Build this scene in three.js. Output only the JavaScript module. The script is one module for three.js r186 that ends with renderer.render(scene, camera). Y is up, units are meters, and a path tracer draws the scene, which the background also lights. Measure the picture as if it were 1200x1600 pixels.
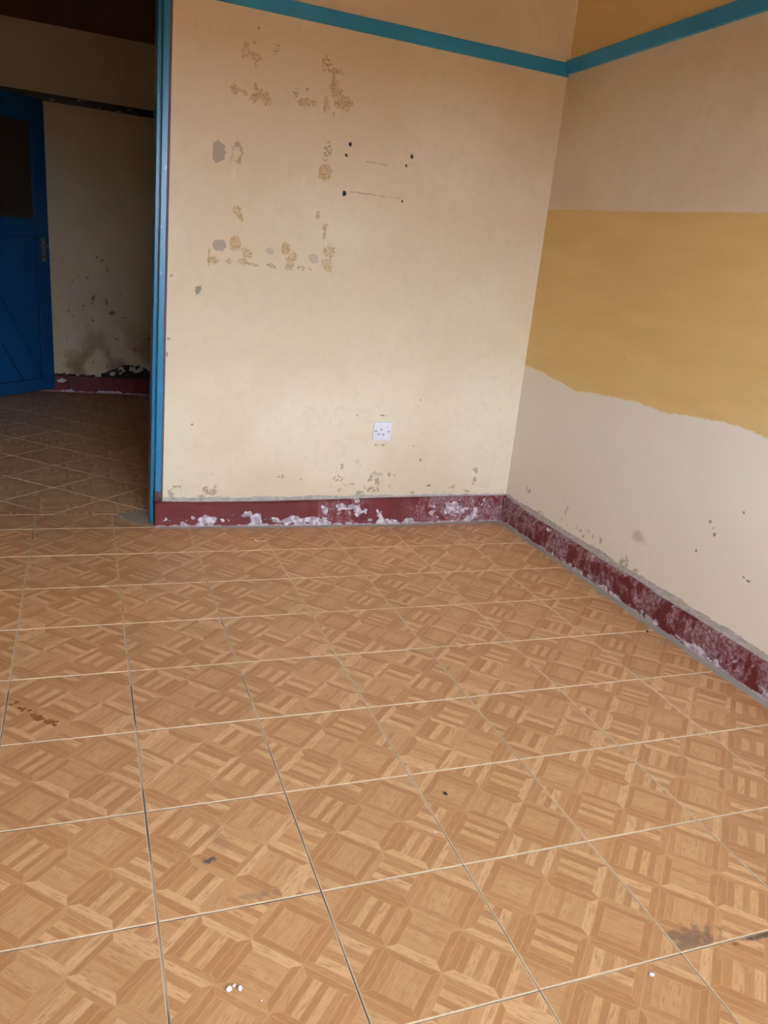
import * as THREE from 'three';
import { RoundedBoxGeometry } from 'three/addons/geometries/RoundedBoxGeometry.js';
import { RectAreaLightUniformsLib } from 'three/addons/lights/RectAreaLightUniformsLib.js';
import { mergeGeometries } from 'three/addons/utils/BufferGeometryUtils.js';

// ---------------------------------------------------------------- camera, sky, light, exposure
const scene = new THREE.Scene();
const camera = new THREE.PerspectiveCamera(66.01, 0.75, 0.05, 120);
const RAD = Math.PI / 180;
camera.position.set(-0.117, 1.1397, 3.2402);
camera.rotation.order = 'YXZ';
camera.rotation.set(-17.228 * RAD, -21.964 * RAD, 6.2145 * RAD);
scene.add(camera);

const renderer = new THREE.WebGLRenderer({ antialias: true });
renderer.toneMapping = THREE.LinearToneMapping;
renderer.toneMappingExposure = 1.0;
renderer.shadowMap.enabled = true;

scene.background = new THREE.Color().setRGB(19, 22.5, 27);       // bright overcast sky, seen only through the window

RectAreaLightUniformsLib.init();
const WIN = { x0: -0.3, x1: 1.26, y0: 0.8, y1: 1.95, z: 3.55 };
const daylight = new THREE.RectAreaLight(new THREE.Color(0.86, 0.95, 1.0), 1.5, WIN.x1 - WIN.x0 - 0.1, WIN.y1 - WIN.y0 - 0.1);
daylight.name = 'window_daylight';
daylight.position.set((WIN.x0 + WIN.x1) / 2, (WIN.y0 + WIN.y1) / 2, WIN.z - 0.02);
daylight.lookAt(0.6, -0.4, 2.6);
scene.add(daylight);

// ---------------------------------------------------------------- helpers
const CEIL = 2.42, XR = 1.83, ZB = -0.02, ZB2 = -0.18, ZF = 3.55, XL = -0.95, ZFAR = -3.1, XFL = -0.88;
let seed = 7;
const rnd = () => { seed = (seed * 1664525 + 1013904223) >>> 0; return seed / 4294967296; };
const h2 = (x, y, s = 0) => { let h = Math.imul(x, 374761393) ^ Math.imul(y, 668265263) ^ Math.imul(s + 11, 2147483647 - 58); h = Math.imul(h ^ (h >>> 13), 1274126177); return ((h ^ (h >>> 16)) >>> 0) / 4294967296; };
function vn(x, y, s = 0) {
  const xi = Math.floor(x), yi = Math.floor(y); let fx = x - xi, fy = y - yi;
  fx = fx * fx * (3 - 2 * fx); fy = fy * fy * (3 - 2 * fy);
  const a = h2(xi, yi, s), b = h2(xi + 1, yi, s), c = h2(xi, yi + 1, s), d = h2(xi + 1, yi + 1, s);
  return a + (b - a) * fx + (c - a) * fy + (a - b - c + d) * fx * fy;
}
function fbm(x, y, o = 4, s = 0) { let v = 0, a = 0.5, t = 0; for (let i = 0; i < o; i++) { v += a * vn(x, y, s + i); t += a; x *= 2.03; y *= 2.03; a *= 0.5; } return v / t; }
const clamp = (v, a = 0, b = 1) => Math.min(b, Math.max(a, v));
const sstep = (a, b, x) => { const t = clamp((x - a) / (b - a)); return t * t * (3 - 2 * t); };
const lerp3 = (a, b, t) => [a[0] + (b[0] - a[0]) * t, a[1] + (b[1] - a[1]) * t, a[2] + (b[2] - a[2]) * t];
// texture from a function of (u, v) in 0..1, v upwards; returns an sRGB 0..255 triple (or a number for grey data)
function tex(w, h, fn, srgb = true, repeat) {
  const d = new Uint8Array(w * h * 4);
  for (let j = 0; j < h; j++) for (let i = 0; i < w; i++) {
    const c = fn((i + 0.5) / w, (j + 0.5) / h), k = (j * w + i) * 4;
    if (typeof c === 'number') d[k] = d[k + 1] = d[k + 2] = clamp(c, 0, 255);
    else { d[k] = clamp(c[0], 0, 255); d[k + 1] = clamp(c[1], 0, 255); d[k + 2] = clamp(c[2], 0, 255); }
    d[k + 3] = 255;
  }
  const t = new THREE.DataTexture(d, w, h, THREE.RGBAFormat);
  t.magFilter = THREE.LinearFilter; t.minFilter = THREE.LinearMipmapLinearFilter; t.generateMipmaps = true;
  if (srgb) t.colorSpace = THREE.SRGBColorSpace;
  if (repeat) { t.wrapS = t.wrapT = THREE.RepeatWrapping; t.repeat.set(repeat[0], repeat[1]); }
  t.needsUpdate = true;
  return t;
}
const std = (o) => new THREE.MeshStandardMaterial(o);
const shade = (m) => { m.castShadow = m.receiveShadow = true; return m; };
const used = {};
const numbered = (n) => { used[n] = (used[n] ?? -1) + 1; return used[n] ? n + '_' + String(used[n]).padStart(3, '0') : n; };
function part(name, g, m, parent) { const o = shade(new THREE.Mesh(g, m)); o.name = name; parent.add(o); return o; }
function struct(name, g, m, label, category) {
  const o = g ? shade(new THREE.Mesh(g, m)) : new THREE.Group(); o.name = name; scene.add(o);
  o.userData = { kind: 'structure', label, category }; return o;
}
function thing(name, label, category, pos = [0, 0, 0], group) {
  const o = new THREE.Group(); o.name = numbered(name); o.position.set(...pos); scene.add(o);
  o.userData = { label, category }; if (group) o.userData.group = group; return o;
}
function box(x0, x1, y0, y1, z0, z1) { const g = new THREE.BoxGeometry(x1 - x0, y1 - y0, z1 - z0); g.translate((x0 + x1) / 2, (y0 + y1) / 2, (z0 + z1) / 2); return g; }
function rbox(x0, x1, y0, y1, z0, z1, r = 0.003) { const g = new RoundedBoxGeometry(x1 - x0, y1 - y0, z1 - z0, 2, r); g.translate((x0 + x1) / 2, (y0 + y1) / 2, (z0 + z1) / 2); return g; }
// planar uv in the unit square of a rectangle, from two position axes
function planarUV(g, a, a0, a1, b, b0, b1) {
  const p = g.attributes.position, uv = new Float32Array(p.count * 2), get = { x: 'getX', y: 'getY', z: 'getZ' };
  for (let i = 0; i < p.count; i++) { uv[2 * i] = (p[get[a]](i) - a0) / (a1 - a0); uv[2 * i + 1] = (p[get[b]](i) - b0) / (b1 - b0); }
  g.setAttribute('uv', new THREE.BufferAttribute(uv, 2)); return g;
}

// ---------------------------------------------------------------- paints and plaster
const CREAM = [229, 209, 176], OCHRE = [203, 163, 92], GREY = [158, 150, 144], DIRT = [92, 80, 66];
const bump = tex(512, 512, (u, v) => {     // gentle trowel waves and fine grain, tiles
  const w = (x, y, s) => { const P = 512; void P; return fbm(x, y, 3, s); };
  const k = 12, bl = (f) => { const a = f(u * k, v * k), b = f((u - 1) * k, v * k), c = f(u * k, (v - 1) * k), d = f((u - 1) * k, (v - 1) * k); return (a * (1 - u) + b * u) * (1 - v) + (c * (1 - u) + d * u) * v; };
  return 255 * (0.65 * bl((x, y) => w(x * 0.6, y * 0.6, 3)) + 0.35 * bl((x, y) => w(x * 5, y * 5, 9)));
}, false, [4, 3]);

// stains, glue spots and scuffs left on the wall: kind, x, y (metres on the wall), half width, half height (mm), turn
const MARKS = [["o", 0.459, 1.836, 17, 30, 15], ["o", 0.494, 1.823, 22, 16, 0], ["d", 0.497, 1.798, 5, 18, 0], ["d", 0.488, 1.869, 6, 6, 0], ["s", 0.569, 1.864, 13, 24, 20], ["b", 0.426, 1.704, 18, 20, -20], ["b", 0.462, 1.697, 12, 12, 0], ["d", 0.5, 1.726, 7, 18, 0], ["b", 0.498, 1.683, 18, 14, 0], ["b", 0.532, 1.696, 38, 22, 30], ["s", 0.769, 1.843, 22, 32, -25], ["b", 0.807, 1.826, 28, 13, 0], ["d", 0.798, 1.797, 6, 26, 0], ["b", 0.81, 1.763, 28, 28, 0], ["b", 0.846, 1.723, 38, 28, 0], ["b", 0.775, 1.701, 15, 33, 0], ["d", 0.809, 1.679, 4, 9, 0], ["b", 0.696, 1.7, 35, 17, -5], ["s", 0.654, 1.728, 10, 20, 0], ["d", 0.698, 1.749, 6, 7, 0], ["g", 0.373, 1.483, 28, 38, 0], ["g", 0.391, 1.15, 27, 22, 0], ["r", 0.441, 1.489, 23, 36, 0], ["p", 0.792, 1.467, 30, 34, 0], ["p", 0.451, 1.163, 24, 32, 0], ["p", 0.653, 1.165, 20, 25, 0], ["s", 0.795, 1.544, 17, 38, 15], ["b", 0.453, 1.284, 16, 26, -30], ["b", 0.469, 1.258, 9, 20, -15], ["b", 0.776, 1.306, 9, 18, 0], ["b", 0.807, 1.267, 13, 16, 0], ["d", 0.808, 1.237, 7, 26, 0], ["b", 0.501, 1.132, 27, 24, 0], ["b", 0.485, 1.099, 24, 15, 0], ["b", 0.832, 1.175, 25, 28, 10], ["b", 0.83, 1.118, 26, 26, 40], ["b", 0.678, 1.129, 20, 34, 15], ["g", 0.67, 1.093, 20, 13, 0], ["g", 0.771, 1.138, 24, 20, 0], ["b", 0.369, 1.094, 22, 15, 0], ["b", 0.43, 1.095, 16, 11, 0], ["b", 0.524, 1.092, 36, 6, 8], ["s", 0.598, 1.092, 27, 13, 8], ["s", 0.736, 1.097, 36, 10, 0], ["d", 0.352, 1.104, 4, 34, 0], ["m", 0.313, 0.974, 14, 22, 20], ["m", 0.501, 1.917, 5, 6, 0], ["l", 0.435, 1.411, 11, 40, 0], ["l", 0.707, 1.427, 11, 42, 0], ["g", 0.59, 1.15, 18, 14, 0],
  ["m", 1.35, 0.303, 7, 10, 0], ["m", 1.022, 0.501, 5, 5, 0], ["m", 1.309, 0.369, 5, 5, 0], ["m", 1.317, 0.582, 4, 7, 30], ["m", 0.308, 0.438, 5, 5, 0], ["s", 0.706, 0.217, 22, 10, 0], ["s", 0.96, 0.212, 30, 14, 0], ["s", 1.048, 0.287, 20, 12, 30], ["m", 1.41, 0.179, 14, 7, 0], ["s", 1.536, 0.172, 20, 18, 40], ["m", 1.642, 0.188, 9, 8, 0], ["s", 0.377, 0.155, 25, 16, 0], ["s", 0.25, 0.165, 30, 14, 0], ["m", 0.786, 0.207, 6, 4, 0], ["s", 1.126, 0.16, 40, 14, 0], ["m", 0.207, 0.78, 10, 6, 0], ["m", 0.203, 0.72, 7, 14, 0], ["m", 1.14, 0.505, 24, 5, 0], ["s", 1.145, 0.37, 30, 6, 0], ["m", 0.212, 1.02, 5, 5, 0]];
const LINES = [[0.953, 1.53, 1.049, 1.529, 1.6], [0.898, 1.411, 1.053, 1.41, 1.8], [1.053, 1.41, 1.117, 1.411, 1.2]];
function wallMarks(x, y, c) {
  for (let i = 0; i < MARKS.length; i++) {
    const [k, mx, my, rx, ry, an] = MARKS[i], dx = (x - mx) * 1000, dy = (y - my) * 1000, R = Math.max(rx, ry) * 1.35;
    if (Math.abs(dx) > R || Math.abs(dy) > R) continue;
    const a = an * RAD, ca = Math.cos(a), sa = Math.sin(a), ex = (dx * ca - dy * sa) / rx, ey = (dx * sa + dy * ca) / ry;
    const rag = 1.1 * (fbm(dx / 11 + i * 9, dy / 11, 3, 40 + i) - 0.5), r = Math.hypot(ex, ey) + rag, fine = fbm(dx / 4, dy / 4, 2, 80 + i);
    const tan = [172, 132, 74];
    if (k === 'b') c = lerp3(c, tan, sstep(1.0, 0.8, r) * (0.1 + 0.5 * sstep(0.3, 0.7, fine)));
    else if (k === 'd') c = lerp3(c, [150, 112, 66], sstep(1.0, 0.6, r) * 0.38);
    else if (k === 'o') c = lerp3(c, tan, sstep(1.0, 0.85, r) * (r > 0.5 ? 0.45 : 0.15) * (0.3 + fine));
    else if (k === 's') c = lerp3(c, [140, 112, 80], sstep(1.05, 0.8, r) * sstep(0.54, 0.62, fbm(dx / 5, dy / 5, 3, 120 + i)) * 0.65);
    else if (k === 'g') c = lerp3(c, [166, 150, 138], sstep(1.0, 0.9, r - rag * 0.5 + (i === 20 && ex < -0.75 ? 1 : 0)) * (i < 22 ? 0.75 : 0.35));
    else if (k === 'r') c = lerp3(c, [176, 140, 92], sstep(0.25, 0.1, Math.abs(r - 0.82)) * (ex > -0.3 ? 0.6 : 0.3));
    else if (k === 'p') c = lerp3(c, fine > 0.5 ? [166, 122, 66] : [208, 178, 130], sstep(1.0, 0.86, Math.hypot(ex, ey) + rag * 0.3) * 0.55);
    else if (k === 'm') c = lerp3(c, [110, 98, 84], sstep(1.0, 0.4, r) * 0.6);
    else if (k === 'l') c = lerp3(c, [236, 218, 192], sstep(1.0, 0.6, r) * 0.6);
  }
  for (const [x0, y0, x1, y1, w] of LINES) {
    if (x < x0 || x > x1) continue;
    const t = (x - x0) / (x1 - x0), d = Math.abs(y - (y0 + (y1 - y0) * t) - 0.003 * (vn(x * 90, 3) - 0.5)) * 1000;
    if (d < w * 1.5 && vn(x * 260, y0 * 70, 5) > 0.3) c = lerp3(c, [136, 100, 68], 0.45 * sstep(w * 1.5, w * 0.5, d));
  }
  return c;
}
function cream(x, y, s) {                   // old emulsion paint: broad uneven coats, fine mottling
  const a = fbm(x * 2.3, y * 2.3, 4, s), b = fbm(x * 40, y * 40, 2, s + 7);
  let c = lerp3([226, 207, 177], [234, 219, 192], sstep(0.3, 0.7, a));
  c = lerp3(c, [216, 198, 168], 0.25 * sstep(0.5, 0.85, b));
  return c;
}
function grime(x, y, c, foot, s) {          // speckled scuffs above the skirting, scraped grey cement right on it
  const n = fbm(x * 34, y * 34, 3, s), m = fbm(x * 6, y * 9, 3, s + 5);
  const up = y - foot;
  if (up < 0.17 && n > 0.62 && m > 0.46 + up * 1.3) c = lerp3(c, [150, 134, 112], 0.55 * sstep(0.62, 0.72, n));
  const edge = 0.012 + 0.016 * fbm(x * 16, 2.2, 3, s + 3) + 0.004 * vn(x * 120, y * 120, s);
  if (up < edge) c = lerp3(c, lerp3([200, 191, 182], [162, 154, 147], vn(x * 70, y * 160, s + 8)), 0.9);
  return c;
}
const BX0 = -1.1, BX1 = 1.98;
const wallBackMap = tex(1540, 1210, (u, v) => {
  const x = BX0 + u * (BX1 - BX0), y = v * CEIL;
  let c = cream(x, y, 21);
  c = grime(x, y, c, 0.104 + 0.014 * sstep(0.4, 1.8, x), 31);
  return wallMarks(x, y, c);
});
const RZ0 = -0.18, RZ1 = 3.7;
const topEdge = [[-0.1, 1.452], [0.17, 1.451], [0.4, 1.436], [0.6, 1.429], [0.95, 1.42], [1.23, 1.412], [5, 1.40]];
const botEdge = [[-0.1, 0.77], [0.128, 0.763], [0.296, 0.739], [0.4, 0.724], [0.623, 0.741], [0.82, 0.755], [0.97, 0.745], [1.16, 0.764], [1.274, 0.775], [1.343, 0.776], [1.438, 0.765], [1.8, 0.73], [5, 0.7]];
const along = (L, t) => { for (let i = 1; i < L.length; i++) if (t < L[i][0]) { const k = (t - L[i - 1][0]) / (L[i][0] - L[i - 1][0]); return L[i - 1][1] + (L[i][1] - L[i - 1][1]) * clamp(k); } return L[L.length - 1][1]; };
const RMARKS = [[1.303, 0.446, 9, 7], [1.334, 0.413, 7, 10], [1.322, 0.43, 4, 4], [1.271, 0.332, 5, 6], [1.512, 0.321, 10, 5], [1.49, 0.325, 5, 4], [1.43, 0.52, 4, 7], [0.7, 0.9, 3, 3]];
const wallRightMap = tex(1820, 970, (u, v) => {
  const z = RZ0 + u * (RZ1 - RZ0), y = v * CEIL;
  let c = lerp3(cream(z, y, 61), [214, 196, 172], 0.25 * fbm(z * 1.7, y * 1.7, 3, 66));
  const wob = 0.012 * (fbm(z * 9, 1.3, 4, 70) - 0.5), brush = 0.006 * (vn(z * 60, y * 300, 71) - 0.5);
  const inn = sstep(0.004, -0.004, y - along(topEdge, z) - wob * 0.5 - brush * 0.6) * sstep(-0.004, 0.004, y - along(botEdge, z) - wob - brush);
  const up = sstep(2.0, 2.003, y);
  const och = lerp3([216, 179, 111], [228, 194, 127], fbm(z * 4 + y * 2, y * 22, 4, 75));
  if (y < along(botEdge, z) + 0.1) c = lerp3(c, [238, 229, 214], 0.8);          // lower wall: blended towards white below the ochre
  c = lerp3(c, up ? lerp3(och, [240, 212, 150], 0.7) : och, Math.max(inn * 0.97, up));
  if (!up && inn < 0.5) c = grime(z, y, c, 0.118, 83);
  // grey smear, and worn plaster holes with their dark depth painted flat
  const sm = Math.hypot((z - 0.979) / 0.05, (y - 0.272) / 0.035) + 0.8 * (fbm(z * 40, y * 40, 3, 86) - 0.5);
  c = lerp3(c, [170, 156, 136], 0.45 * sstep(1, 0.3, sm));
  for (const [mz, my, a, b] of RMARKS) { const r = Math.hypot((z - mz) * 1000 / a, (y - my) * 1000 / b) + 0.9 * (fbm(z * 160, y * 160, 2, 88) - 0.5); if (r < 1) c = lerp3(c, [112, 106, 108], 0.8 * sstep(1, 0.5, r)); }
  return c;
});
const wallFarMap = tex(1120, 968, (u, v) => {
  const x = -0.9 + u * 2.8, y = v * CEIL;
  let c = lerp3([230, 213, 186], [210, 186, 152], fbm(x * 3, y * 3, 4, 101));
  const s = fbm(x * 7, y * 5, 4, 103), foot = sstep(0.75, 0.15, y + 0.25 * (s - 0.5));
  c = lerp3(c, [138, 106, 70], foot * sstep(0.35, 0.7, s) * 0.85);                          // damp stains, ragged outlines
  const sp = fbm(x * 30, y * 30, 2, 105); if (y < 1.0) c = lerp3(c, [86, 66, 46], 0.5 * sstep(0.78, 0.88, sp));
  const bare = 0.125 + 0.10 * sstep(-0.05, 0.25, x) * (0.4 + fbm(x * 9, 1, 3, 107)) + 0.012 * vn(x * 60, y * 60, 4);
  if (y < bare) { c = lerp3([52, 40, 36], [80, 66, 58], vn(x * 50, y * 50, 109)); if (bare - y < 0.05 && fbm(x * 28, y * 28, 3, 111) > 0.56) c = [206, 192, 182]; }
  return c;
});
const plain = (c, s) => tex(256, 256, (u, v) => { const n = fbm(u * 6, v * 6, 4, s); return [c[0] * (0.94 + 0.12 * n), c[1] * (0.94 + 0.12 * n), c[2] * (0.94 + 0.12 * n)]; });
const M = {
  wallBack: std({ map: wallBackMap, roughness: 0.72, bumpMap: bump, bumpScale: 0.0012 }),
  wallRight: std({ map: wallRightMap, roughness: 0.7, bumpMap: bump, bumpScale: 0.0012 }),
  wallFar: std({ map: wallFarMap, roughness: 0.85, bumpMap: bump, bumpScale: 0.003 }),
  wallPlain: std({ map: plain([222, 200, 164], 130), roughness: 0.8 }),
  ceiling: std({ map: plain([118, 84, 56], 140), roughness: 0.8 }),
  earth: std({ map: plain([136, 100, 68], 150), roughness: 0.95 }),
  cement: std({ map: tex(256, 256, (u, v) => { const n = fbm(u * 20, v * 20, 4, 160); return lerp3([150, 140, 130], [182, 172, 164], n); }), roughness: 0.95 }),
  white: std({ color: 0xe9e8ee, roughness: 0.35 }),
  dark: std({ color: 0x1a1618, roughness: 0.7 }),
  steel: std({ color: 0x9a9a98, roughness: 0.35, metalness: 0.8 }),
};
const bluePaint = (s, chip, rough, c0 = [26, 118, 160], c1 = [34, 132, 176]) => std({ map: tex(256, 512, (u, v) => {
  const n = fbm(u * 5, v * 18, 4, s), f = fbm(u * 30, v * 60, 3, s + 4);
  let c = lerp3(c0, c1, n);
  if (f > chip) c = lerp3(c, [120, 156, 168], 0.8);
  return c;
}), roughness: rough });
M.frame = bluePaint(170, 0.8, 0.28);
M.rail = bluePaint(180, 0.9, 0.45, [44, 148, 200], [52, 160, 214]);
M.door = std({ map: tex(256, 256, (u, v) => lerp3([14, 76, 128], [20, 88, 142], fbm(u * 4, v * 14, 4, 190))), roughness: 0.4 });

// ---------------------------------------------------------------- floor: printed ceramic tiles on a grout bed
const T = 0.3;
const WOOD = [[227, 181, 134], [220, 173, 125], [209, 159, 112], [201, 149, 103], [193, 140, 95], [213, 164, 117]];
function printTile(sd, stain) {
  return tex(720, 720, (u, v) => {
    const e = Math.min(u, v, 1 - u, 1 - v);
    const s = (u + v) * 2, t = (u - v) * 2, m = Math.round(s), n = Math.round(t), ls = s - m, lt = t - n;
    const odd = (m + n) & 1;
    let al, ac, id, line = 1;                      // along, across the strip
    const fw = (k) => 0.11 + 0.07 * h2(m * 4 + k, n, sd + 1);
    const side = Math.abs(ls) > Math.abs(lt) ? (ls > 0 ? 0 : 1) : (lt > 0 ? 2 : 3), q = side < 2 ? ls : lt, w = fw(side);
    if (Math.abs(q) > 0.5 - w) {
      id = h2(m * 8 + side, n * 3, sd + 2); al = side < 2 ? lt : ls; ac = 0.5 - Math.abs(q);
      line = Math.min(0.5 - Math.abs(q), Math.abs(Math.abs(q) - 0.5 + w), Math.abs(Math.abs(ls) - Math.abs(lt)));
      id = id < 0.62 ? 3 + Math.floor(id / 0.62 * 1.99) : (id < 0.8 ? 2 : 0);
    } else {
      const a = odd ? lt : ls; al = odd ? ls : lt; ac = a;
      const lo = -0.5 + fw(odd ? 3 : 1), hi = 0.5 - fw(odd ? 2 : 0), k = clamp((a - lo) / (hi - lo), 0, 0.999), N = 4 + Math.floor(2 * h2(m, n, sd + 3)), i = Math.floor(k * N);
      line = Math.min(k * N - i, i + 1 - k * N) * (hi - lo) / N;
      const r = h2(m * 9 + i, n * 5, sd + 4), con = h2(m, n, sd + 9) < 0.62;
      id = con ? ((i & 1) ? (r < 0.5 ? 0 : 1) : (r < 0.6 ? 3 : 4)) : (r < 0.5 ? 2 : r < 0.8 ? 5 : 3);
    }
    let c = WOOD[id];
    const g = fbm(ac * 70 + m * 13, al * 7 + n * 17, 3, sd + 5), g2 = fbm(ac * 26 + 3 * fbm(al * 5, ac * 4, 2, sd), al * 4 + n * 7, 2, sd + 6);
    c = lerp3(c, [168, 120, 80], 0.45 * sstep(0.5, 0.75, g) * (id < 2 || id === 5 ? 1 : 0.6));
    c = lerp3(c, [220, 180, 136], 0.25 * sstep(0.55, 0.8, g2));
    if (line < 0.012) c = lerp3(c, [214, 172, 126], 0.5);
    if (stain) c = stain(u, v, c);
    if (e < 0.0095) c = lerp3([232, 208, 176], [214, 186, 152], fbm(u * 60, v * 60, 2, sd + 8));
    return c;
  });
}
const blot = (cu, cv, ru, rv, col, k, s, sc = 26) => (u, v, c) => { const r = Math.hypot((u - cu) / ru, (v - cv) / rv) + 1.5 * (fbm(u * sc, v * sc, 4, s) - 0.5); return lerp3(c, col, k * sstep(1.05, 0.2, r)); };
const tileMat = (map, f = 1) => new THREE.MeshPhysicalMaterial({ map, color: new THREE.Color(f, f, f), roughness: 0.38, specularIntensity: 0.55 });
const P0 = printTile(300), P1 = printTile(420);
const TM = [tileMat(P0), tileMat(P1), tileMat(P0, 0.95), tileMat(P1, 0.95)];
const TS = {                                       // tiles with grime of their own; u to the right, v to the back
  '0,6': tileMat(printTile(300, (u, v, c) => blot(0.62, 0.06, 0.16, 0.05, [140, 118, 98], 0.4, 503)(u, v, blot(0.36, 0.43, 0.05, 0.035, [86, 78, 78], 0.85, 501, 40)(u, v, blot(0.44, 0.6, 0.09, 0.16, [158, 126, 94], 0.35, 502)(u, v, c))))),
  '3,7': tileMat(printTile(420, (u, v, c) => blot(0.14, 0.07, 0.24, 0.12, [116, 98, 84], 0.7, 505)(u, v, c))),
  '3,8': tileMat(printTile(300, (u, v, c) => blot(0.72, 0.985, 0.42, 0.03, [84, 70, 62], 0.85, 507)(u, v, c))),
};
const floor = struct('floor', null, null, 'orange-brown parquet-print ceramic tile floor with pale joints', 'floor');
part('grout_bed', planarUV(box(-2.1, 1.98, -0.12, -0.0022, -3.25, 3.7), 'x', -2.1, 1.98, 'z', -3.25, 3.7), std({ map: tex(816, 1390, (u, v) => {
  const x = -2.1 + u * 4.08, z = -3.25 + v * 6.95, n = fbm(x * 9, z * 9, 4, 520);
  return lerp3([104, 90, 78], [192, 166, 138], sstep(0.32, 0.62, n + (z < 1.25 + 0.5 * (fbm(x * 5, z * 2, 2, 523) - 0.5) ? 0.16 : -0.06)));    // fresh grout at the far end, black dirt trodden in nearer the window
}), roughness: 0.95 }), floor);
// a tile from a convex outline [x, z]; gap and bevel taken off inwards
function inset(P, d) {
  const n = P.length, L = [], area = P.reduce((a, p, i) => a + p[0] * P[(i + 1) % n][1] - P[(i + 1) % n][0] * p[1], 0), sg = Math.sign(area);
  for (let i = 0; i < n; i++) { const a = P[i], b = P[(i + 1) % n], l = Math.hypot(b[0] - a[0], b[1] - a[1]), nx = -sg * (b[1] - a[1]) / l, nz = sg * (b[0] - a[0]) / l, dd = Array.isArray(d) ? d[i] : d; L.push([nx, nz, nx * a[0] + nz * a[1] + dd]); }
  return P.map((_, i) => { const A = L[(i + n - 1) % n], B = L[i], D = A[0] * B[1] - A[1] * B[0]; return [(A[2] * B[1] - A[1] * B[2]) / D, (A[0] * B[2] - A[2] * B[0]) / D]; });
}
function tileGeo(P, uvOf, gap = 0.0011) {
  const area = P.reduce((a, p, i) => a + p[0] * P[(i + 1) % P.length][1] - P[(i + 1) % P.length][0] * p[1], 0);
  if (area > 0) P = P.slice().reverse();           // so that tops face up
  const O = inset(P, gap), I = inset(O, 0.0016), pos = [], uv = [];
  const put = (p, y) => { pos.push(p[0], y, p[1]); uv.push(...uvOf(p[0], p[1])); };
  const n = P.length;
  for (let i = 1; i < n - 1; i++) { put(I[0], 0); put(I[i], 0); put(I[i + 1], 0); }
  for (let i = 0; i < n; i++) {
    const j = (i + 1) % n;
    put(I[i], 0); put(O[i], -0.0008); put(O[j], -0.0008); put(I[i], 0); put(O[j], -0.0008); put(I[j], 0);
    put(O[i], -0.0008); put(O[i], -0.008); put(O[j], -0.008); put(O[i], -0.0008); put(O[j], -0.008); put(O[j], -0.0008);
  }
  const g = new THREE.BufferGeometry();
  g.setAttribute('position', new THREE.Float32BufferAttribute(pos, 3)); g.setAttribute('uv', new THREE.Float32BufferAttribute(uv, 2)); g.computeVertexNormals();
  return g;
}
const ROT = [(u, v) => [u, v], (u, v) => [v, 1 - u], (u, v) => [1 - u, 1 - v], (u, v) => [1 - v, u]];
const rect = (x0, x1, z0, z1) => [[x0, z0], [x1, z0], [x1, z1], [x0, z1]];
const full = ROT.map((r) => tileGeo(rect(0, T, 0, T), (x, z) => r(x / T, 1 - z / T)));
const fullWide = ROT.map((r) => tileGeo(rect(0, T, 0, T), (x, z) => r(x / T, 1 - z / T), 0.0018));
const known = { '0,6': 0, '1,6': 0, '1,7': 0, '2,7': 1, '2,6': 1, '0,7': 2, '3,7': 0, '3,8': 0, '2,8': 0, '-1,6': 0, '-1,5': 0 };
for (let i = -4; i <= 6; i++) for (let j = -1; j <= 13; j++) {
  const x0 = Math.max(i * T, -0.96), x1 = Math.min((i + 1) * T, 1.84), z0 = j < 0 ? -0.181 : j * T, z1 = Math.min((j + 1) * T, 3.56);
  if (x1 - x0 < 0.015 || z1 - z0 < 0.015) continue;
  if (j < 0 && (i < -3 || i > 0)) continue;
  const k = i + ',' + j, r = known[k] ?? Math.floor(h2(i, j, 5) * 4), mt = TS[k] ?? TM[Math.floor(h2(i, j, 6) * 4)];
  const whole = x1 - x0 > T - 1e-6 && z1 - z0 > T - 1e-6;
  const t = part('tile', whole ? (i <= 0 ? fullWide : full)[r] : tileGeo(rect(x0 - i * T, x1 - i * T, z0 - j * T, z1 - j * T), (x, z) => ROT[r](x / T, 1 - z / T)), mt, floor);
  t.position.set(i * T, 0.0004 * (h2(i, j, 7) - 0.5), j * T);
}
{ // the next room: the same tiles laid diagonally
  const tip = [-0.235, -0.183], e1 = [0.204, -0.205], e2 = [-0.211, -0.19];
  const clip = (P, a, b, c) => { const R = []; for (let i = 0; i < P.length; i++) { const p = P[i], q = P[(i + 1) % P.length], dp = a * p[0] + b * p[1] - c, dq = a * q[0] + b * q[1] - c; if (dp >= 0) R.push(p); if (dp * dq < 0) { const t = dp / (dp - dq); R.push([p[0] + (q[0] - p[0]) * t, p[1] + (q[1] - p[1]) * t]); } } return R; };
  const at = (a, b) => [tip[0] + a * e1[0] + b * e2[0], tip[1] + a * e1[1] + b * e2[1]], det = e1[0] * e2[1] - e1[1] * e2[0];
  for (let a = -4; a < 16; a++) for (let b = -8; b < 12; b++) {
    let P = [at(a, b), at(a + 1, b), at(a + 1, b + 1), at(a, b + 1)];
    P = clip(clip(clip(clip(P, 0, -1, 0.1825), 1, 0, -0.89), -1, 0, -1.84), 0, 1, -3.11);
    if (P.length < 3) continue;
    const ar = Math.abs(P.reduce((s, p, i) => s + p[0] * P[(i + 1) % P.length][1] - P[(i + 1) % P.length][0] * p[1], 0)) / 2;
    if (ar < 0.004) continue;
    const r = Math.floor(h2(a, b, 15) * 4);
    part('tile', tileGeo(P, (x, z) => { const dx = x - at(a, b)[0], dz = z - at(a, b)[1]; return ROT[r]((dx * e2[1] - dz * e2[0]) / det, (dz * e1[0] - dx * e1[1]) / det); }), TM[Math.floor(h2(a, b, 16) * 4)], floor);
  }
}
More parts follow.
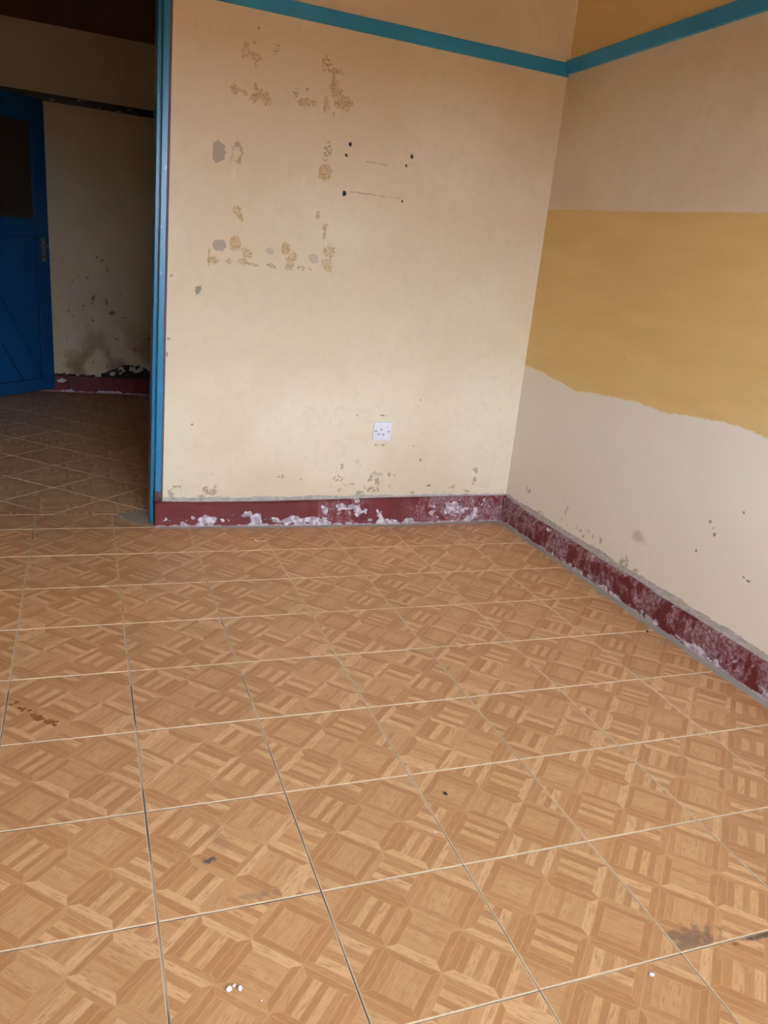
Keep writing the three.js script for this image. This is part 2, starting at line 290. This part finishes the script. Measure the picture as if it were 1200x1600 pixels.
// rough cement smeared over the tile beside the door frame
function lowPatch(outline, h, y = 0) {
  const s = new THREE.Shape(outline.map(([x, z]) => new THREE.Vector2(x, -z)));
  const g = new THREE.ExtrudeGeometry(s, { depth: h * 0.4, bevelEnabled: true, bevelThickness: h * 0.6, bevelSize: h * 3, bevelSegments: 2 });
  g.rotateX(-Math.PI / 2); g.translate(0, y, 0); return g;
}
part('cement_patch', lowPatch([[0.155, -0.15], [0.165, -0.025], [0.15, -0.02], [0.13, -0.034], [0.118, -0.028], [0.1, -0.05], [0.075, -0.06], [0.07, -0.085], [0.045, -0.115], [0.052, -0.14], [0.02, -0.16], [0.03, -0.18], [0.06, -0.19], [0.055, -0.215], [0.085, -0.205], [0.12, -0.225], [0.15, -0.2]], 0.0012), std({ map: plain([164, 144, 124], 165), roughness: 0.95 }), floor);

// ---------------------------------------------------------------- walls, ceiling
const HOLES = [[0.886, 1.583, 6.5], [0.873, 1.541, 5], [1.151, 1.576, 6.5], [1.131, 1.539, 5], [0.878, 1.401, 9], [1.129, 1.402, 4.5]];
{
  const s = new THREE.Shape([[-1.1, 0], [-0.79, 0], [-0.79, 2.045], [0.195, 2.045], [0.195, 0], [BX1, 0], [BX1, CEIL], [-1.1, CEIL]].map((p) => new THREE.Vector2(...p)));
  HOLES.forEach(([x, y, r], i) => { const q = []; for (let k = 0; k < 9; k++) { const a = -k / 9 * Math.PI * 2, rr = r / 1000 * (0.85 + 0.4 * h2(i, k, 2)); q.push(new THREE.Vector2(x + Math.cos(a) * rr, y + Math.sin(a) * rr * 1.25)); } s.holes.push(new THREE.Path(q)); });
  const g = new THREE.ExtrudeGeometry(s, { depth: ZB - ZB2, bevelEnabled: false }); g.translate(0, 0, ZB2);
  const wb = struct('wall_back', planarUV(g, 'x', BX0, BX1, 'y', 0, CEIL), M.wallBack, 'cream painted end wall with tan glue stains and screw holes', 'wall');
  const plugM = std({ color: 0x2a2a36, roughness: 0.8 });
  HOLES.forEach(([x, y, r]) => { const c = new THREE.CylinderGeometry(r / 1000 * 1.35, r / 1000 * 1.35, 0.12, 10); c.rotateX(Math.PI / 2); c.translate(x, y, ZB - 0.067); part('wall_plug', c, plugM, wb); });
}
{
  const g = box(XR, XR + 0.15, 0, CEIL, -3.25, 3.7), p = g.attributes.position;
  planarUV(g, 'z', RZ0, RZ1, 'y', 0, CEIL);
  for (let i = 0; i < p.count; i++) p.setX(i, p.getX(i) + 0.002 - 0.009 * p.getY(i));     // the old wall leans a little
  g.computeVertexNormals();
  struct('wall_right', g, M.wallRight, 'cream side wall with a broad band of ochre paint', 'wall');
}
struct('wall_left', box(-1.1, XL, 0, CEIL, ZB2, 3.7), M.wallPlain, 'plain cream wall on the left of the tiled room', 'wall');
{
  const s = new THREE.Shape([[-1.1, 0], [BX1, 0], [BX1, CEIL], [-1.1, CEIL]].map((p) => new THREE.Vector2(...p)));
  s.holes.push(new THREE.Path([[WIN.x0, WIN.y0], [WIN.x0, WIN.y1], [WIN.x1, WIN.y1], [WIN.x1, WIN.y0]].map((p) => new THREE.Vector2(...p))));
  const g = new THREE.ExtrudeGeometry(s, { depth: 0.15, bevelEnabled: false }); g.translate(0, 0, ZF);
  struct('wall_front', g, M.wallPlain, 'cream wall with the window that lights the room', 'wall');
}
struct('wall_far', planarUV(box(-2.1, BX1, 0, CEIL, ZFAR - 0.15, ZFAR), 'x', -0.9, 1.9, 'y', 0, CEIL), M.wallFar, 'damp-stained wall of the dark room beyond the doorway', 'wall');
{
  const g = mergeGeometries([box(XFL - 0.12, XFL, 0, CEIL, ZFAR, -2.53), box(XFL - 0.12, XFL, 0, CEIL, -1.7, ZB2), box(XFL - 0.12, XFL, 2.0, CEIL, -2.53, -1.7)]);
  struct('wall_far_left', g, M.wallPlain, 'wall of the dark room that the blue door hangs on', 'wall');
  struct('wall_passage', mergeGeometries([box(-2.1, -2.0, 0, CEIL, ZFAR, -1.3), box(-2.0, XFL - 0.12, 0, CEIL, -1.4, -1.3)]), M.wallPlain, 'wall of the passage behind the blue door', 'wall');
}
struct('ceiling', box(-2.1, BX1, CEIL, CEIL + 0.08, -3.25, 3.7), M.ceiling, 'brown board ceiling over both rooms', 'ceiling');
struct('added_eaves', box(-1.5, 2.4, 2.32, 2.4, 3.71, 4.65), M.ceiling, 'added brown overhang outside that cuts high sky light to the window', 'added_eaves');  // unseen overhang, added to keep high sky light off the near floor
struct('ground', box(-25, 25, -0.3, -0.15, 3.71, 16), M.earth, 'bare earth yard outside the window', 'ground');
struct('wall_yard_added', box(-25, 25, -0.3, 1.9, 15.6, 15.9), M.earth, 'added red earth wall across the yard that raises the horizon', 'wall');  // unseen wall, added to block low sky and steepen the indoor light gradient

// ---------------------------------------------------------------- window behind the camera
{
  const w = struct('window_1', null, null, 'steel casement window with clear panes', 'window');
  const { x0, x1, y0, y1 } = WIN, z0 = ZF + 0.05, z1 = ZF + 0.085, fm = M.white;
  part('frame', mergeGeometries([box(x0, x1, y0, y0 + 0.03, z0, z1), box(x0, x1, y1 - 0.03, y1, z0, z1), box(x0, x0 + 0.03, y0, y1, z0, z1), box(x1 - 0.03, x1, y0, y1, z0, z1)]), fm, w);
  for (const k of [1 / 3, 2 / 3]) part('mullion', box(x0 + (x1 - x0) * k - 0.012, x0 + (x1 - x0) * k + 0.012, y0 + 0.03, y1 - 0.03, z0, z1), fm, w);
  const glass = new THREE.MeshPhysicalMaterial({ color: 0xffffff, transmission: 1, roughness: 0, ior: 1.45, thickness: 0 });
  for (let k = 0; k < 3; k++) { const a = x0 + (x1 - x0) * k / 3, b = x0 + (x1 - x0) * (k + 1) / 3, g = new THREE.PlaneGeometry(b - a - 0.03, y1 - y0 - 0.06); g.translate((a + b) / 2, (y0 + y1) / 2, z0 + 0.015); part('pane', g, glass, w); }
}

// ---------------------------------------------------------------- skirtings: hand-floated cement, flaking maroon paint
function skirtMap(len, peel, dusty, s, base = [122, 36, 38]) {
  return tex(Math.round(len * 700), 110, (u, v) => {
    const x = u * len, y = v * 0.13;
    let c = lerp3(base, [base[0] * 0.84, base[1] * 0.8, base[2] * 0.8], fbm(x * 14, y * 14, 3, s));
    const d = fbm(x * 11, y * 16, 4, s + 3), fl = fbm(x * 46, y * 46, 4, s + 5);
    const f3 = fbm(x * 130, y * 130, 3, s + 20), streak = fbm(x * 60, y * 12, 2, s + 24);
    c = lerp3(c, lerp3([142, 112, 122], [176, 154, 162], f3), dusty(x) * sstep(0.37, 0.52, 0.45 * d + 0.3 * fl + 0.25 * streak) * (0.5 + 0.45 * sstep(0.3, 0.65, f3)));
    if (f3 > 0.74 && fl > 0.5) c = lerp3(c, [214, 200, 204], 0.7 * dusty(x));
    let b = 0; for (const [px, py, rx, ry, k] of peel) b = Math.max(b, k * (1 - Math.hypot((x - px) / rx, (y - py) / ry) * 0.5));
    const m = b + 0.9 * (fbm(x * 26, y * 34, 4, s + 9) - 0.5) + 0.5 * (fl - 0.5) + 0.25 * sstep(0.03, 0.0, y);
    if (m > 0.57) c = lerp3([168, 148, 160], [226, 214, 220], sstep(0.35, 0.7, fbm(x * 80, y * 80, 3, s + 12)));
    else if (m > 0.53) c = [96, 50, 56];
    if (y < 0.006 + 0.008 * vn(x * 60, 1, s)) c = lerp3(c, [196, 180, 184], 0.75);
    return c;
  });
}
// profile swept along a line; face(t) gives the offset of the bottom of the face, top(t) the height
function skirtGeo(len, offB, offT, top, s, n = 160) {
  const pos = [], uv = [], idx = [], prof = 9;
  for (let i = 0; i <= n; i++) {
    const t = i / n * len, H = top(t), b = offB(t), f = offT(t);
    for (let k = 0; k < prof; k++) {
      let d, y, vv;
      if (k < 6) { const q = k / 5; y = H * 0.93 * q; d = b + (f - b) * Math.pow(q, 0.7) + 0.0035 * (fbm(t * 22, y * 22, 3, s) - 0.5) * (k ? 1 : 0); vv = y / 0.13; }
      else { const q = (k - 5) / 3; y = H * (0.93 + 0.07 * Math.sin(q * Math.PI / 2)) + (k === 8 ? 0.002 : 0); d = f - 0.004 * (1 - Math.cos(q * Math.PI / 2)) - (k === 8 ? f + 0.004 : 0); vv = y / 0.13; }
      pos.push(t, y, d); uv.push(t / len, clamp(vv, 0.004, 0.996));
    }
  }
  for (let i = 0; i < n; i++) for (let k = 0; k < prof - 1; k++) { const a = i * prof + k, b = a + prof; idx.push(a, b, a + 1, b, b + 1, a + 1); }
  for (const e of [0, n]) {                        // end caps
    const c0 = pos.length / 3; for (let k = 0; k < prof; k++) { const a = (e * prof + k) * 3; pos.push(pos[a], pos[a + 1], pos[a + 2]); uv.push(uv[(e * prof + k) * 2], uv[(e * prof + k) * 2 + 1]); }
    pos.push(e / n * len, 0, -0.005); uv.push(e / n, 0.1);
    for (let k = 0; k < prof - 1; k++) e ? idx.push(c0 + prof, c0 + k + 1, c0 + k) : idx.push(c0 + prof, c0 + k, c0 + k + 1);
  }
  const g = new THREE.BufferGeometry(); g.setAttribute('position', new THREE.Float32BufferAttribute(pos, 3)); g.setAttribute('uv', new THREE.Float32BufferAttribute(uv, 2)); g.setIndex(idx); g.computeVertexNormals(); return g;
}
const wavy = (L) => (t) => along(L, t);
{
  const x0 = 0.166, len = XR - x0 + 0.005;
  const offB = wavy([[0, 0.026], [0.4, 0.04], [0.8, 0.042], [1.1, 0.044], [1.35, 0.026], [1.7, 0.016]]);
  const offT = wavy([[0, 0.024], [0.4, 0.026], [1.0, 0.026], [1.4, 0.02], [1.7, 0.014]]);
  const top = wavy([[0, 0.106], [0.15, 0.103], [0.42, 0.104], [0.72, 0.111], [1.0, 0.119], [1.35, 0.127], [1.7, 0.13]]);
  const peel = [[0.19, 0.035, 0.13, 0.03, 0.75], [0.42, 0.04, 0.06, 0.035, 0.75], [0.6, 0.03, 0.2, 0.018, 0.72], [0.75, 0.075, 0.05, 0.03, 0.6], [0.87, 0.07, 0.14, 0.045, 0.68], [0.72, 0.02, 0.2, 0.02, 0.6], [1.05, 0.02, 0.2, 0.016, 0.6], [1.27, 0.05, 0.06, 0.04, 0.72], [1.42, 0.075, 0.16, 0.05, 0.66], [1.5, 0.03, 0.12, 0.02, 0.6]];
  const m = std({ map: skirtMap(len, peel, (x) => 0.06 + 0.7 * sstep(0.6, 0.8, x) * sstep(1.0, 0.85, x) + 0.85 * sstep(1.05, 1.3, x), 600), roughness: 0.6, bumpMap: bump, bumpScale: 0.002 });
  const g = skirtGeo(len, offB, offT, top, 610); g.translate(x0, 0, ZB);
  const o = struct('baseboard_back', g, m, 'flaking maroon cement skirting along the end wall', 'skirting');
  const cg = skirtGeo(len - 0.03, (t) => offB(t) + 0.012 + 0.012 * fbm(t * 14, 2, 3, 4), (t) => offB(t) + 0.002, () => 0.004, 620, 120); cg.translate(x0 + 0.02, 0.0002, ZB);
  part('cement_fillet', cg, M.cement, o);
}
{
  const len = ZF - ZB - 0.004;
  const offB = (t) => 0.012 + 0.005 * fbm(t * 3, 1, 2, 630), offT = (t) => 0.013 + 0.003 * fbm(t * 4, 2, 2, 631), top = (t) => 0.112 + 0.012 * (fbm(t * 5, 3, 3, 632) - 0.5) + 0.012 * sstep(0.3, 0, t);
  const peel = [[0.16, 0.09, 0.03, 0.02, 0.62], [0.43, 0.105, 0.02, 0.015, 0.7], [0.7, 0.02, 0.3, 0.014, 0.55], [1.3, 0.02, 0.5, 0.016, 0.56], [1.56, 0.06, 0.03, 0.02, 0.6], [1.7, 0.03, 0.2, 0.03, 0.6]];
  const m = std({ map: skirtMap(2.0, peel, (x) => 0.95, 640, [112, 34, 36]), roughness: 0.65, bumpMap: bump, bumpScale: 0.002 });
  m.map.wrapS = THREE.MirroredRepeatWrapping; m.map.repeat.set(len / 2.0, 1);
  const g = skirtGeo(len, offB, offT, top, 650, 300); g.rotateY(-Math.PI / 2); g.translate(XR + 0.002, 0, ZB);
  const o = struct('baseboard_right', g, m, 'dusty maroon cement skirting along the ochre-banded wall', 'skirting');
  const cg = skirtGeo(len, (t) => offB(t) + 0.012 + 0.022 * fbm(t * 9, 5, 3, 6), (t) => offB(t) + 0.002, () => 0.004, 660, 240); cg.rotateY(-Math.PI / 2); cg.translate(XR + 0.002, 0.0002, ZB);
  part('cement_fillet', cg, M.cement, o);
}
{
  const len = XR - XFL, m = std({ map: skirtMap(len, [[0.63, 0.08, 0.06, 0.02, 0.8], [0.66, 0.01, 0.04, 0.03, 0.8], [0.95, 0.012, 0.1, 0.01, 0.75], [0.72, 0.07, 0.01, 0.01, 0.8]], () => 0.15, 680), roughness: 0.6 });
  const g = skirtGeo(len, () => 0.02, () => 0.018, () => 0.12, 690, 60); g.translate(XFL, 0, ZFAR);
  struct('baseboard_far', g, m, 'maroon skirting along the damp far wall', 'skirting');
}
struct('baseboard_left', box(XL, XL + 0.015, 0, 0.115, ZB, ZF), std({ color: 0x6a262a, roughness: 0.6 }), 'maroon skirting along the plain left wall', 'skirting');

// ---------------------------------------------------------------- blue rails
{
  const g = rbox(0.196, XR - 0.012, 1.976, 2.028, ZB - 0.004, ZB + 0.009, 0.002);
  struct('trim_1', planarUV(g, 'y', 1.9, 2.1, 'x', 0, 2), M.rail, 'blue picture rail across the end wall', 'rail');
  const g2 = rbox(-0.006, 0.011, 1.984, 2.038, ZB - 0.001, ZF, 0.002); g2.rotateZ(0.009); g2.translate(XR - 0.002 - 0.009 * 2 + 0.012, 0, 0);
  struct('trim_2', planarUV(g2, 'y', 1.9, 2.1, 'z', 0, 2), M.rail, 'blue picture rail along the ochre-banded wall', 'rail');
  const dk = std({ map: tex(256, 64, (u, v) => lerp3([26, 24, 28], [120, 118, 122], sstep(0.6, 0.75, fbm(u * 40, v * 3, 3, 700)))), roughness: 0.3 });  // pale glints painted into the near-black rail colour
  const g3 = rbox(XFL, XR - 0.03, 1.958, 2.004, ZFAR - 0.003, ZFAR + 0.02, 0.003);
  struct('trim_3', planarUV(g3, 'x', XFL, XR, 'y', 1.95, 2.0), dk, 'near-black picture rail on the damp far wall', 'rail');
}
// ---------------------------------------------------------------- doorway lining between the rooms
{
  const t = struct('trim_4', null, null, 'glossy blue rebated door frame at the end of the cream wall', 'door frame');
  const uvf = (g) => planarUV(g, 'x', 0, 0.4, 'y', 0, 2.05);
  part('jamb', uvf(mergeGeometries([rbox(0.1655, 0.1945, 0.0, 2.045, -0.075, -0.0185, 0.004), rbox(0.150, 0.1945, 0.0, 2.045, ZB2, -0.062, 0.004)])), M.frame, t);
  part('jamb', uvf(mergeGeometries([rbox(-0.7895, -0.7605, 0.0, 2.045, -0.075, -0.0185, 0.004), rbox(-0.7895, -0.745, 0.0, 2.045, ZB2, -0.062, 0.004)])), M.frame, t);
  part('head', uvf(mergeGeometries([rbox(-0.7605, 0.1655, 2.016, 2.045, -0.075, -0.0185, 0.004), rbox(-0.745, 0.150, 2.0, 2.045, ZB2, -0.062, 0.004)])), M.frame, t);
  // plaster torn along the frame
  part('plaster_edge', rbox(0.1875, 0.197, 0.11, 2.04, -0.03, -0.0165, 0.003), std({ map: tex(64, 512, (u, v) => lerp3([92, 78, 84], [132, 112, 112], fbm(u * 6, v * 70, 3, 720))), roughness: 0.9 }), t);
  part('paint_smear', rbox(0.1635, 0.1955, 0.0, 0.15, -0.06, -0.0165, 0.003), std({ map: tex(64, 128, (u, v) => lerp3([72, 30, 36], [112, 88, 92], sstep(0.45, 0.85, v * 0.75 + 0.5 * (fbm(u * 7, v * 9, 3, 725) - 0.5)))), roughness: 0.7 }), t);
}
// ---------------------------------------------------------------- open door in the dark room
{
  const d = struct('door_1', null, null, 'open dark blue wooden door with glazed top and braced lower panel', 'door');
  const W = 0.8, H = 1.93, th = 0.035, m = M.door;
  const bd = (a, b, c, e, z0 = -th, z1 = 0) => { const g = rbox(a, b, c, e, z0, z1, 0.003); planarUV(g, 'x', 0, 1, 'y', 0, 1); return g; };
  // local x: from the free edge to the hinge side, turned so that the face looks to the room
  part('stile', bd(0, 0.105, 0, H), m, d); part('stile', bd(W - 0.105, W, 0, H), m, d);
  part('top_rail', bd(0.103, W - 0.103, 1.79, H), m, d); part('middle_rail', bd(0.103, W - 0.103, 1.065, 1.165), m, d); part('bottom_rail', bd(0.103, W - 0.103, 0, 0.085), m, d);
  part('back_board', bd(0.1, W - 0.1, 0.08, 1.07, -0.034, -0.027), m, d);
  const poly = (name, P) => { const g = new THREE.ExtrudeGeometry(new THREE.Shape(P.map((p) => new THREE.Vector2(...p))), { depth: 0.02, bevelEnabled: true, bevelThickness: 0.002, bevelSize: 0.002, bevelSegments: 1 }); g.translate(0, 0, -0.0265); part(name, planarUV(g, 'x', 0, 1, 'y', 0, 1), m, d); };
  poly('panel', [[0.116, 0.16], [0.65, 1.056], [0.116, 1.056]]);
  poly('brace', [[0.128, 0.09], [0.27, 0.09], [0.687, 0.79], [0.687, 1.03]]);
  poly('panel', [[0.3, 0.09], [0.687, 0.09], [0.687, 0.74]]);
  const pane = std({ map: tex(128, 128, (u, v) => lerp3([58, 50, 40], [76, 66, 52], fbm(u * 8, v * 8, 4, 740))), roughness: 0.45 });
  part('obscured_pane', bd(0.1, W - 0.1, 1.16, 1.795, -0.024, -0.018), pane, d);
  for (const [a, b, c, e] of [[0.105, 0.117, 1.165, 1.79], [W - 0.117, W - 0.105, 1.165, 1.79], [0.117, W - 0.117, 1.165, 1.177], [0.117, W - 0.117, 1.778, 1.79]]) part('glazing_bead', bd(a, b, c, e, -0.018, -0.006), m, d);
  const hp = part('handle_plate', rbox(0.035, 0.07, 0.9, 1.055, -0.001, 0.003, 0.0015), M.steel, d);
  const lev = new THREE.CatmullRomCurve3([new THREE.Vector3(0.052, 1.01, 0.002), new THREE.Vector3(0.052, 1.01, 0.035), new THREE.Vector3(0.062, 1.008, 0.046), new THREE.Vector3(0.12, 1.004, 0.046)]);
  part('lever', new THREE.TubeGeometry(lev, 20, 0.008, 8), M.steel, hp);
  const ky = new THREE.CylinderGeometry(0.006, 0.006, 0.003, 10); ky.rotateX(Math.PI / 2); ky.translate(0.052, 0.935, 0.0035); part('keyhole', ky, M.dark, hp);
  const ax = new THREE.Vector3(-Math.SQRT1_2, 0, Math.SQRT1_2), up = new THREE.Vector3(0, 1, 0), nz = new THREE.Vector3(Math.SQRT1_2, 0, Math.SQRT1_2);
  const R = new THREE.Matrix4().makeBasis(ax.clone().negate(), up, nz);       // right-handed frame, x towards the free edge
  d.children.forEach((c) => { c.geometry.scale(-1, 1, 1); flip(c.geometry); c.children.forEach((k) => { k.geometry.scale(-1, 1, 1); flip(k.geometry); }); });
  d.quaternion.setFromRotationMatrix(R.multiply(new THREE.Matrix4().makeRotationZ(1.6 * RAD)));
  d.position.set(-0.297, 0.026, -3.072);
}
function flip(g) { if (g.index) { const a = g.index.array; for (let i = 0; i < a.length; i += 3) { const t = a[i]; a[i] = a[i + 1]; a[i + 1] = t; } } else { for (const k of Object.keys(g.attributes)) { const at = g.attributes[k], n = at.itemSize, a = at.array; for (let i = 0; i < at.count; i += 3) for (let j = 0; j < n; j++) { const t = a[i * n + j]; a[i * n + j] = a[(i + 1) * n + j]; a[(i + 1) * n + j] = t; } } } g.computeVertexNormals(); }

// ---------------------------------------------------------------- wall socket
{
  const k = thing('wall_socket', 'white square switched power socket on the cream end wall', 'socket', [1.1445, 0.434, ZB]);
  const S = 0.043, s = new THREE.Shape();
  s.moveTo(-S + 0.003, -S); s.lineTo(S - 0.003, -S); s.quadraticCurveTo(S, -S, S, -S + 0.003); s.lineTo(S, S - 0.003); s.quadraticCurveTo(S, S, S - 0.003, S); s.lineTo(-S + 0.003, S); s.quadraticCurveTo(-S, S, -S, S - 0.003); s.lineTo(-S, -S + 0.003); s.quadraticCurveTo(-S, -S, -S + 0.003, -S);
  const slot = (x, y, w, h) => s.holes.push(new THREE.Path([[x - w / 2, y - h / 2], [x - w / 2, y + h / 2], [x + w / 2, y + h / 2], [x + w / 2, y - h / 2]].map((p) => new THREE.Vector2(...p))));
  slot(-0.006, 0.008, 0.0045, 0.0085); slot(-0.017, -0.014, 0.0075, 0.0045); slot(0.005, -0.014, 0.0075, 0.0045);
  for (const x of [-0.0305, 0.0305]) { const q = []; for (let i = 0; i < 12; i++) { const a = -i / 12 * Math.PI * 2; q.push(new THREE.Vector2(x + Math.cos(a) * 0.0036, Math.sin(a) * 0.0036)); } s.holes.push(new THREE.Path(q)); }
  const g = new THREE.ExtrudeGeometry(s, { depth: 0.0065, bevelEnabled: true, bevelThickness: 0.0015, bevelSize: 0.0012, bevelOffset: -0.0012, bevelSegments: 2 }); g.translate(0, 0, 0.0015);
  part('plate', g, M.white, k);
  part('back_insert', box(-0.036, 0.036, -0.03, 0.03, 0, 0.0015), M.dark, k);
  part('rocker_switch', (() => { const r = rbox(-0.006, 0.006, -0.011, 0.011, 0, 0.005, 0.0012); r.rotateX(-0.12); r.translate(0.024, 0.018, 0.0075); return r; })(), M.white, k);
  for (const x of [-0.0305, 0.0305]) { const c = new THREE.CylinderGeometry(0.0034, 0.0034, 0.003, 12); c.rotateX(Math.PI / 2); c.translate(x, 0, 0.003); part('screw', c, std({ color: 0x4a4648, roughness: 0.5, metalness: 0.6 }), k); }
  k.rotation.z = -0.6 * RAD;
}

// ---------------------------------------------------------------- litter on the floor
function chip(r, h, s) {
  const g = new THREE.IcosahedronGeometry(1, 1), p = g.attributes.position;
  for (let i = 0; i < p.count; i++) { const x = p.getX(i), y = p.getY(i), z = p.getZ(i), f = 0.65 + 0.7 * fbm(x * 1.7 + 5, z * 1.7 + y * 2 + 5, 2, s); p.setXYZ(i, x * r * f, Math.max(-1, y) * h * f, z * r * 0.75 * f); }
  g.computeVertexNormals(); g.computeBoundingBox(); g.translate(0, -g.boundingBox.min.y, 0); return g;
}
const chalk = std({ color: 0xe6e2e4, roughness: 0.9 }), soil = std({ color: 0x4a3424, roughness: 0.95 }), glue = std({ map: plain([150, 96, 44], 760), roughness: 0.7 });
const drop = (name, label, cat, x, z, r, h, m, s, group) => { const o = shade(new THREE.Mesh(chip(r, h, s), m)); o.name = numbered(name); o.position.set(x, 0.0002, z); o.rotation.y = s; o.userData = { label, category: cat }; if (group) o.userData.group = group; scene.add(o); };
const PC = 'white plaster crumbs scattered together near the front';
drop('plaster_crumb', 'largest white plaster crumb in the cluster at the bottom', 'crumb', 0.097, 2.267, 0.006, 0.004, chalk, 1, PC);
drop('plaster_crumb', 'second white plaster crumb, right end of the bottom cluster', 'crumb', 0.114, 2.27, 0.005, 0.004, chalk, 2, PC);
drop('plaster_crumb', 'small white plaster crumb in the middle of the bottom cluster', 'crumb', 0.106, 2.262, 0.003, 0.003, chalk, 3, PC);
drop('plaster_crumb', 'tiny plaster speck to the right of the bottom crumb cluster', 'crumb', 0.143, 2.3, 0.002, 0.002, chalk, 4, PC);
drop('plaster_crumb', 'lone white plaster crumb on the middle tile', 'crumb', 0.58, 2.001, 0.0035, 0.003, chalk, 5);
drop('plaster_crumb', 'lone white plaster crumb by the dark grimy joint at lower right', 'crumb', 0.812, 2.427, 0.006, 0.003, chalk, 6);
drop('dirt_grain', 'small dark dirt grain on a tile below the right skirting', 'dirt', 1.754, 1.212, 0.006, 0.003, soil, 7);
drop('dirt_grain', 'thin dark dirt sliver standing out on the middle tile', 'dirt', 0.657, 1.885, 0.006, 0.002, soil, 8);
{ // dried glue: a ragged trail of thin brown crusts
  const gl = [];
  for (let i = 0; i < 26; i++) { const t = i / 25, x = -0.285 + 0.1 * t + 0.012 * (rnd() - 0.5), z = 1.315 + 0.115 * Math.pow(t, 0.8) + 0.02 * (rnd() - 0.5), g = chip(0.003 + 0.007 * rnd() * (t > 0.45 ? 1.3 : 0.7), 0.0008, 30 + i); g.rotateY(i); g.translate(x, 0.0002, z); gl.push(g); }
  const o = shade(new THREE.Mesh(mergeGeometries(gl), glue)); o.name = 'glue_residue'; o.userData = { label: 'ragged brown dried glue smear on a left-hand floor tile', category: 'residue' }; scene.add(o);
}
{ // a torn scrap of pale tape by the skirting
  const c = new THREE.CatmullRomCurve3([[0.535, 0.165], [0.55, 0.158], [0.56, 0.172], [0.55, 0.19], [0.575, 0.2], [0.598, 0.198], [0.603, 0.188]].map(([x, z]) => new THREE.Vector3(x, 0.0016, z)));
  const o = shade(new THREE.Mesh(new THREE.TubeGeometry(c, 40, 0.0015, 6), std({ color: 0xe0c49c, roughness: 0.8 }))); o.name = 'string_scrap'; o.userData = { label: 'curled pale scrap of string on the tiles near the end wall', category: 'string' }; scene.add(o);
}

renderer.render(scene, camera);
